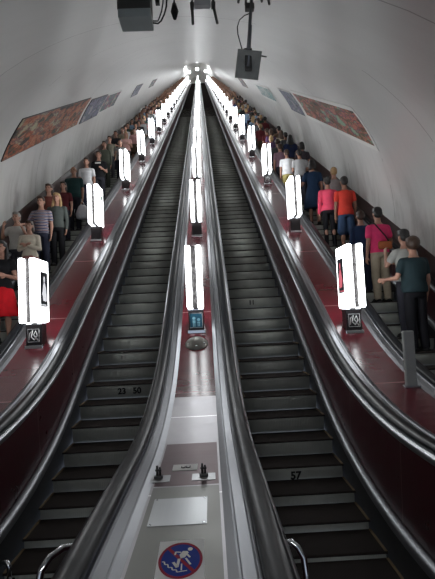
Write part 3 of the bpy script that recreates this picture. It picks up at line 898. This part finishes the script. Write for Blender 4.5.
def shirt_mesh(arms, fem, hem=.88, sleeve=.55, g=.018, long_=False, belly=0., vox=.013):
    bm = bmesh.new()
    rg = torso_rings(g, fem, hem, 1.445, belly)
    rg = [((c[0], c[1], max(c[2], hem)), a, b) for c, a, b in rg]
    if rg[0][0][2] > hem + .02: rg.insert(0, ((0, 0, hem), rg[0][1], rg[0][2]))
    loft(bm, rg, 22)
    if sleeve > 0:
        for s, p in ((-1, arms[0]), (1, arms[1])):
            sh, e, w_ = arm_pts(s, p)
            if long_: limb(bm, [Vector((s * .09, 0, 1.405)), sh, e, e.lerp(w_, .93)], [.050, .060 + g * .3, .050, .040])
            else: limb(bm, [Vector((s * .09, 0, 1.405)), sh, sh.lerp(e, sleeve)], [.050, .060 + g * .3, .064])
    return remesh(bm, vox, 4)


def trouser_mesh(legs, fem, end=.97, top=1.0, wide=.018, vox=.013):
    bm = bmesh.new()
    loft(bm, torso_rings(.012, fem, .82, top), 22)
    for s, l in ((-1, legs[0]), (1, legs[1])):
        hip, kn, an = l
        if end >= 1: limb(bm, [hip, kn, an + Vector((0, 0, .0))], [.093, .062 + wide, .050 + wide])
        elif end > .5: limb(bm, [hip, kn, kn.lerp(an, (end - .5) * 2)], [.093, .062 + wide, .052 + wide])
        else: limb(bm, [hip, hip.lerp(kn, end * 2)], [.095, .088 + wide])
    return remesh(bm, vox, 3)


def skirt_mesh(top=1.02, hem=.45, flare=.09):
    bm = bmesh.new(); n = 40; rr = []
    for k in range(8):
        t = k / 7; z = top + (hem - top) * t; rx = .15 + .035 * min(1, t * 3) + flare * t; ry = .115 + .02 * min(1, t * 3) + flare * t
        rr.append([bm.verts.new(((rx + .012 * t * math.sin(7 * a)) * math.cos(a), (ry + .012 * t * math.sin(7 * a)) * math.sin(a), z)) for a in [2 * PI * j / n for j in range(n)]])
    for a, b in zip(rr, rr[1:]):
        for j in range(n): bm.faces.new((a[j], b[j], b[(j + 1) % n], a[(j + 1) % n])).smooth = True
    bm.faces.new(rr[0][::-1]); bm.faces.new(rr[-1])
    bmesh.ops.recalc_face_normals(bm, faces=bm.faces)
    me = bpy.data.meshes.new('skirt'); bm.to_mesh(me); bm.free(); return me


def hair_mesh(style, vox=.011):
    bm = bmesh.new()
    if style == 'bald':
        ball(bm, (0, -.03, 1.64), (.080, .075, .062), 16, 12)
    else:
        ball(bm, (0, -.012, 1.688), (.089, .102, .092), 18, 14)
        ball(bm, (0, -.045, 1.635), (.082, .072, .080), 16, 12)
        ball(bm, (0, .045, 1.735), (.072, .058, .036), 14, 10)
    if style == 'long':
        for s in (-1, 1): limb(bm, [(s * .070, -.015, 1.66), (s * .088, -.005, 1.55), (s * .095, .030, 1.40), (s * .085, .06, 1.27)], [.030, .034, .036, .022])
        loft(bm, [((0, -.085, 1.22), .07, .03), ((0, -.085, 1.36), .11, .045), ((0, -.07, 1.5), .10, .05), ((0, -.05, 1.64), .085, .06)], 16)
    if style == 'bob':
        loft(bm, [((0, -.045, 1.50), .085, .060), ((0, -.045, 1.56), .098, .075), ((0, -.04, 1.66), .092, .082)], 16)
    if style == 'bushy':
        ball(bm, (0, -.03, 1.67), (.105, .115, .115), 18, 14)
    if style == 'tail':
        ball(bm, (0, -.11, 1.68), .035); limb(bm, [(0, -.125, 1.67), (0, -.15, 1.56), (0, -.13, 1.44)], [.028, .03, .014])
    if style == 'bun': ball(bm, (0, -.095, 1.72), .045)
    me = remesh(bm, vox, 2)
    if style != 'bushy' and True:
        # trim what would cover the face
        b2 = bmesh.new(); b2.from_mesh(me)
        for v in b2.verts:
            if v.co.y > .062 and 1.55 < v.co.z < 1.705 and abs(v.co.x) < .062: v.co.y = .045
        b2.to_mesh(me); b2.free()
    return me


def shoe_mesh(legs):
    bm = bmesh.new()
    for l in legs:
        an = l[2]
        ball(bm, an + Vector((0, .055, -.045)), (.048, .135, .034), 14, 8); ball(bm, an + Vector((0, -.005, -.015)), (.044, .055, .045), 12, 8)
        bx(bm, an.x - .045, an.x + .045, an.y - .055, an.y + .165, an.z - .078, an.z - .055)
    me = bpy.data.meshes.new('shoes'); bm.to_mesh(me); bm.free(); return me


def scale_mesh(me, s):
    return me


def step_at(y):
    """index and position of the step whose tread holds this y"""
    best = min(range(-3, 310), key=lambda i: abs(step_pos(i)[0] + .19 - y))
    return step_pos(best)


def person(x, y, facing, label, top, bottom, hair='brown', style='short', arms=('down', 'down'), fem=False, skin=SKIN, h=1.0,
           legs='trousers', sleeve=.55, long_=False, hem=.88, belly=0., shoes=(.02, .02, .02), tw=0., g=.018, lift=None, wide=.018, shirtmat=None, face=True):
    sy, sz = step_at(y)
    rz = (0 if facing > 0 else PI) + tw
    r = empty('person', (x, sy + .19, sz + .002), rz, label, 'person'); r.scale = (h, h, h)
    lg = (leg_pts(-1, .2 / h if lift == -1 else 0), leg_pts(1, .2 / h if lift == 1 else 0))
    link('body', body_mesh(arms, lg, True, fem), skin, r)
    link('hair', hair_mesh(style), HAIR[hair], r)
    link('shirt', shirt_mesh(arms, fem, hem, sleeve, g, long_, belly), shirtmat or cloth(top), r)
    if legs == 'trousers': link('trousers', trouser_mesh(lg, fem, 1.0, wide=wide), cloth(bottom), r)
    elif legs == 'shorts': link('shorts', trouser_mesh(lg, fem, .46, wide=.03), cloth(bottom), r)
    elif legs == 'skirt': link('skirt', skirt_mesh(), cloth(bottom), r)
    link('shoes', shoe_mesh(lg), cloth(shoes, .5), r, smooth=True)
    if face:
        for s in (-1, 1):
            bm = bmesh.new(); ball(bm, (s * .031, .088, 1.650), (.013, .008, .007), 8, 6); link('eye', bm, M_eye, r)
        bm = bmesh.new(); ball(bm, (0, .094, 1.585), (.024, .008, .007), 8, 6); link('mouth', bm, M_lip, r)
    return r


def torso_bag(loc, rz, h, col, label, straps=True):
    """bag worn on the back, in the wearer's frame"""
    r = empty('backpack', loc, rz, label, 'backpack'); r.scale = (h, h, h)
    bm = bmesh.new(); bx(bm, -.13, .13, -.27, -.135, 1.0, 1.36, bevel=.035); link('pack', bm, cloth(col), r, smooth=True)
    bm = bmesh.new(); bx(bm, -.10, .10, -.30, -.265, 1.04, 1.20, bevel=.012); link('pocket', bm, cloth(tuple(c * .8 for c in col)), r, smooth=True)
    for s in (-1, 1):
        bm = bmesh.new(); tube(bm, [(s * .09, -.15, 1.10), (s * .13, -.125, 1.30), (s * .115, -.08, 1.44), (s * .11, .03, 1.465), (s * .115, .13, 1.38), (s * .13, .135, 1.22), (s * .15, .0, 1.08)], .012, 8); link('strap', bm, cloth((.02, .02, .02)), r)
    return r


# right escalator: riders seen from behind
person(3.19, 6.80, 1, 'bushy-haired rider in a dark teal T-shirt, nearest on the right escalator', (.018, .034, .040), (.010, .010, .013), 'brown', 'bushy', ('side', 'down'), skin=SKIN, belly=.03, g=.035, h=1.0, tw=.15, face=False)
person(3.22, 7.25, 1, 'dark-haired person in a pale grey T-shirt just in front of the dark teal rider', (.36, .36, .34), (.03, .03, .04), 'black', 'short', ('up', 'hold'), h=.99, tw=.25, face=False)
pk = person(3.22, 8.25, 1, 'person in a bright pink T-shirt and beige trousers with a strap across the back', (.75, .05, .17), (.38, .32, .24), 'black', 'short', ('down', 'rail'), h=1.0, tw=.12, face=False)
r = empty('sling_bag', pk.location, .12, 'orange-brown sling bag at the lower back of the rider in the pink T-shirt', 'bag')
bm = bmesh.new(); bx(bm, -.11, .15, -.22, -.145, .95, 1.10, bevel=.03); link('bag_body', bm, cloth((.40, .12, .05)), r, smooth=True)
bm = bmesh.new(); tube(bm, [(.13, -.16, 1.06), (.05, -.16, 1.20), (-.06, -.145, 1.34), (-.11, -.08, 1.45), (-.11, .03, 1.46), (-.05, .15, 1.34), (.08, .16, 1.15), (.18, .02, 1.0), (.15, -.13, .98)], .012, 8); link('strap', bm, cloth((.02, .02, .02)), r)
person(3.02, 8.60, 1, 'shorter rider in a dark navy jacket between the pink and the red T-shirts', (.015, .03, .075), (.02, .025, .05), 'brown', 'short', ('down', 'down'), h=.90, long_=True, face=False)
person(3.30, 10.25, 1, 'person in an orange-red T-shirt and blue shorts', (.55, .045, .03), (.03, .055, .11), 'black', 'short', ('down', 'down'), h=1.02, legs='shorts', skin=SKIN2, face=False, hem=.86)
person(3.00, 10.60, 1, 'woman in a coral pink top and black trousers beside the rider in orange-red', (.88, .09, .17), (.012, .012, .015), 'black', 'bun', ('down', 'down'), fem=True, h=.97, long_=True, face=False, wide=.0)
person(3.38, 11.30, 1, 'light-haired rider partly hidden in front of the coral pink top', (.30, .26, .26), (.03, .03, .04), 'blond', 'short', ('down', 'down'), h=1.0, face=False)
person(3.00, 12.00, 1, 'tall rider in a long navy blue dress with a hand on the rail', (.02, .045, .10), (.02, .045, .10), 'black', 'bob', ('rail', 'down'), fem=True, h=1.03, legs='skirt', face=False)
person(3.05, 13.70, 1, 'person in a light grey T-shirt above the navy dress', (.42, .42, .43), (.05, .05, .07), 'black', 'short', ('bent', 'bent'), h=1.0, belly=.02, g=.03, face=False)
person(2.72, 14.20, 1, 'person in a white T-shirt and pale yellow trousers by the right deck', (.75, .76, .78), (.50, .42, .16), 'brown', 'short', ('down', 'down'), h=.97, g=.025, face=False)
person(3.38, 14.75, 1, 'rider with thick black hair standing against the right wall', (.05, .04, .05), (.03, .03, .04), 'black', 'bob', ('down', 'down'), h=1.02, face=False)
person(2.70, 15.10, 1, 'rider in a dusty mauve top below the white lamp on the right deck', (.22, .13, .17), (.03, .03, .04), 'brown', 'short', ('down', 'down'), h=.97, face=False)

# left escalator: riders facing the camera
person(-3.45, 7.60, -1, 'woman with black hair in a black top and bright red skirt at the left edge', (.012, .012, .014), (.62, .012, .02), 'black', 'long', ('bent', 'down'), fem=True, h=.97, legs='skirt', sleeve=.35)
person(-3.52, 8.75, -1, 'girl with folded arms in a cream top and dusty pink skirt', (.60, .54, .44), (.34, .14, .13), 'brown', 'bob', ('cross', 'cross'), fem=True, h=.88, legs='skirt', long_=True, sleeve=.6)
person(-3.92, 9.15, -1, 'grey-haired rider in a pale top with one hand raised beside the wall', (.42, .40, .37), (.05, .05, .06), 'grey', 'short', ('up', 'up'), h=.92)
person(-3.66, 9.90, -1, 'man in a white and dark striped T-shirt', (.5, .5, .5), (.03, .035, .06), 'brown', 'short', ('down', 'rail'), h=.98, shirtmat=striped_mat())
person(-3.42, 10.15, -1, 'woman with long blond hair in a grey-green top and black trousers', (.07, .08, .075), (.010, .010, .012), 'blond', 'long', ('down', 'bent'), fem=True, h=.96, long_=True)
person(-3.84, 11.00, -1, 'brown-haired woman in a reddish brown top behind the blond one', (.16, .05, .04), (.03, .03, .035), 'brown', 'bob', ('down', 'bent'), fem=True, h=.98)
person(-3.70, 11.65, -1, 'rider in a dark red top between the blond woman and the balding man', (.08, .014, .018), (.02, .02, .03), 'brown', 'bob', ('down', 'down'), fem=True, h=.90)
tl = person(-3.62, 12.35, -1, 'balding man in a dark teal T-shirt and black trousers holding a white carrier bag', (.012, .034, .034), (.010, .010, .015), 'grey', 'bald', ('down', 'down'), skin=SKIN2, h=1.04, g=.03, belly=.03)
person(-3.62, 13.80, -1, 'woman in a white T-shirt and dark navy trousers', (.62, .62, .64), (.02, .022, .045), 'brown', 'tail', ('down', 'down'), fem=True, h=1.0)
bt = person(-3.40, 14.50, -1, 'man in a black T-shirt with a white band at the collar', (.012, .012, .014), (.03, .03, .04), 'brown', 'short', ('bent', 'down'), h=1.04)
bm = bmesh.new(); bx(bm, -.09, .09, .128, .140, 1.325, 1.375, bevel=.004); link('collar_band', bm, M_frw, bt)
person(-3.66, 16.40, -1, 'man in an olive grey shirt above the black T-shirt', (.10, .11, .085), (.05, .055, .045), 'brown', 'short', ('down', 'down'), h=1.02, long_=True, g=.03, belly=.03)
person(-3.75, 17.80, -1, 'brown-haired rider in a dull khaki shirt near the left wall', (.15, .14, .11), (.03, .03, .035), 'brown', 'short', ('down', 'down'), h=1.0, long_=True)
person(-3.20, 17.10, -1, 'rider in a grey top holding the rail below the khaki shirt', (.20, .20, .20), (.02, .02, .03), 'black', 'short', ('rail', 'bent'), h=.98)
person(-3.25, 18.90, -1, 'woman with light hair in a pale pink top behind the third left lamp', (.62, .36, .33), (.04, .03, .035), 'blond', 'bob', ('bent', 'rail'), fem=True, h=1.0, sleeve=.3)
person(-3.75, 19.30, -1, 'dark-haired rider in a black shirt near the left wall', (.02, .02, .025), (.02, .02, .03), 'black', 'short', ('down', 'down'), h=1.0)

# white carrier bag in the teal man's hand
sh, e_, w_ = arm_pts(-1, 'down')
hp = tl.location + Vector((-w_.x * 1.04, -w_.y * 1.04, w_.z * 1.04))
r = empty('carrier_bag', (hp.x, hp.y - .02, hp.z - .58), .3, 'white plastic carrier bag hanging from the hand of the man in dark teal', 'bag')
bm = bmesh.new()
rg = [((0, 0, 0), .10, .06), ((0, 0, .03), .17, .10), ((0, 0, .14), .19, .12), ((.01, 0, .26), .16, .10), ((0, 0, .36), .10, .06), ((0, 0, .41), .06, .03)]
loft(bm, rg, 26)
rn = random.Random(4)
for v in bm.verts: v.co += Vector((rn.uniform(-.008, .008), rn.uniform(-.008, .008), rn.uniform(-.005, .005)))
link('pouch', bm, M_bag, r)
for s in (-1, 1):
    bm = bmesh.new(); tube(bm, [(s * .045, 0, .40), (s * .035, .01, .46), (0, .02, .52)], .010, 8); link('handle', bm, M_bag, r)


# crowd: a few bodies, copied and dressed in their own colours
def tmp_mats(me, n):
    me.materials.clear()
    for _ in range(n): me.materials.append(SKIN)


def crowd_proto(arms, fem, legs, style, long_):
    lg = (leg_pts(-1), leg_pts(1)); out = {}
    out['body'] = body_mesh(arms, lg, False, fem, .016)
    out['hair'] = hair_mesh(style, .018)
    out['shirt'] = shirt_mesh(arms, fem, .88, .55, .02, long_, .01, .02)
    out['trousers' if legs == 'trousers' else 'skirt'] = trouser_mesh(lg, fem, 1.0, vox=.02) if legs == 'trousers' else skirt_mesh()
    out['shoes'] = shoe_mesh(lg)
    for m in out.values(): tmp_mats(m, 1)
    # joined light version for the far riders
    bm = bmesh.new(); mi = 0
    for k, key in enumerate(out):
        n0 = len(bm.faces); bm.from_mesh(out[key]); bm.faces.ensure_lookup_table()
        for f in bm.faces[n0:]: f.material_index = k
    me = bpy.data.meshes.new('person_far'); bm.to_mesh(me); bm.free(); tmp_mats(me, 5)
    return out, me


PROT = [crowd_proto(('down', 'down'), False, 'trousers', 'short', False), crowd_proto(('rail', 'down'), True, 'trousers', 'long', False),
        crowd_proto(('down', 'bent'), False, 'trousers', 'short', True), crowd_proto(('bent', 'down'), True, 'skirt', 'bob', False),
        crowd_proto(('hold', 'rail'), False, 'trousers', 'bushy', True)]
TOPS = [('black', (.015, .015, .018)), ('navy blue', (.02, .03, .08)), ('white', (.55, .55, .57)), ('maroon', (.14, .025, .03)), ('grey', (.16, .16, .17)), ('brown', (.10, .06, .04)),
        ('pale pink', (.45, .24, .24)), ('dark green', (.03, .06, .045)), ('beige', (.32, .27, .2)), ('light blue', (.18, .26, .36)), ('violet', (.12, .07, .15)), ('black', (.02, .02, .02)), ('dark grey', (.06, .06, .065))]
BOTS = [('black', (.012, .012, .015)), ('dark blue', (.02, .03, .06)), ('dark grey', (.05, .05, .055)), ('brown', (.07, .045, .03))]
HN = [('brown', 'brown'), ('black', 'dark'), ('black', 'dark'), ('brown', 'brown'), ('blond', 'fair')]
rng = random.Random(11); seen = set()


def lamp_word(y):
    k = sum(1 for q in lamp_y if q < y)
    return ORD[min(k, 12) - 1]


for sd, xs, facing, start in (('right', (2.80, 3.32), 1, 15.8), ('left', (-3.20, -3.72), -1, 20.2)):
    i = next(k for k in range(300) if step_pos(k)[0] > start); row = 0
    while step_pos(i)[0] < YTOP - 1.2:
        y, z = step_pos(i)
        for col, x in enumerate(xs):
            if rng.random() < (.12 if y < 60 else .2): continue
            pi = rng.randrange(5); prot, far = PROT[pi]; tn, tc_ = rng.choice(TOPS); bn, bc = rng.choice(BOTS); hk, hn = rng.choice(HN)
            xx = x + rng.uniform(-.06, .06); rz = (0 if facing > 0 else PI) + rng.uniform(-.35, .35); h = rng.uniform(.93, 1.05)
            where = 'wall' if col == 1 else 'deck'
            if y < 38:
                lab = '%s-haired rider in %s and %s, %s side, by the %s %s lamp' % (hn, tn, bn, where, lamp_word(y), sd)
                if lab in seen:
                    tn, tc_ = next(t for t in TOPS if '%s-haired rider in %s and %s, %s side, by the %s %s lamp' % (hn, t[0], bn, where, lamp_word(y), sd) not in seen)
                    lab = '%s-haired rider in %s and %s, %s side, by the %s %s lamp' % (hn, tn, bn, where, lamp_word(y), sd)
                seen.add(lab)
            else: lab = 'one of the tiny distant riders packed towards the top of the %s escalator' % sd
            mats = [SKIN if rng.random() < .6 and y < 38 else SKIN2, HAIR[hk], cloth(tc_), cloth(bc), cloth((.02, .02, .02), .5)]
            if y < 38:
                r = empty('person', (xx, y + .19, z + .002), rz, lab, 'person', 'crowd on the %s escalator' % sd); r.scale = (h, h, h)
                for (key, me), m in zip(prot.items(), mats):
                    o = bpy.data.objects.new(key, me); C.objects.link(o); o.parent = r
                    o.material_slots[0].link = 'OBJECT'; o.material_slots[0].material = m
            else:
                o = bpy.data.objects.new('person', far); C.objects.link(o); o.location = (xx, y + .19, z + .002); o.rotation_euler = (0, 0, rz); o.scale = (h, h, h)
                for sl, m in zip(o.material_slots, mats): sl.link = 'OBJECT'; sl.material = m
                tag(o, lab, 'person', 'distant riders at the top of the %s escalator' % sd)
        i += 2 if rng.random() < .55 else 3
        row += 1
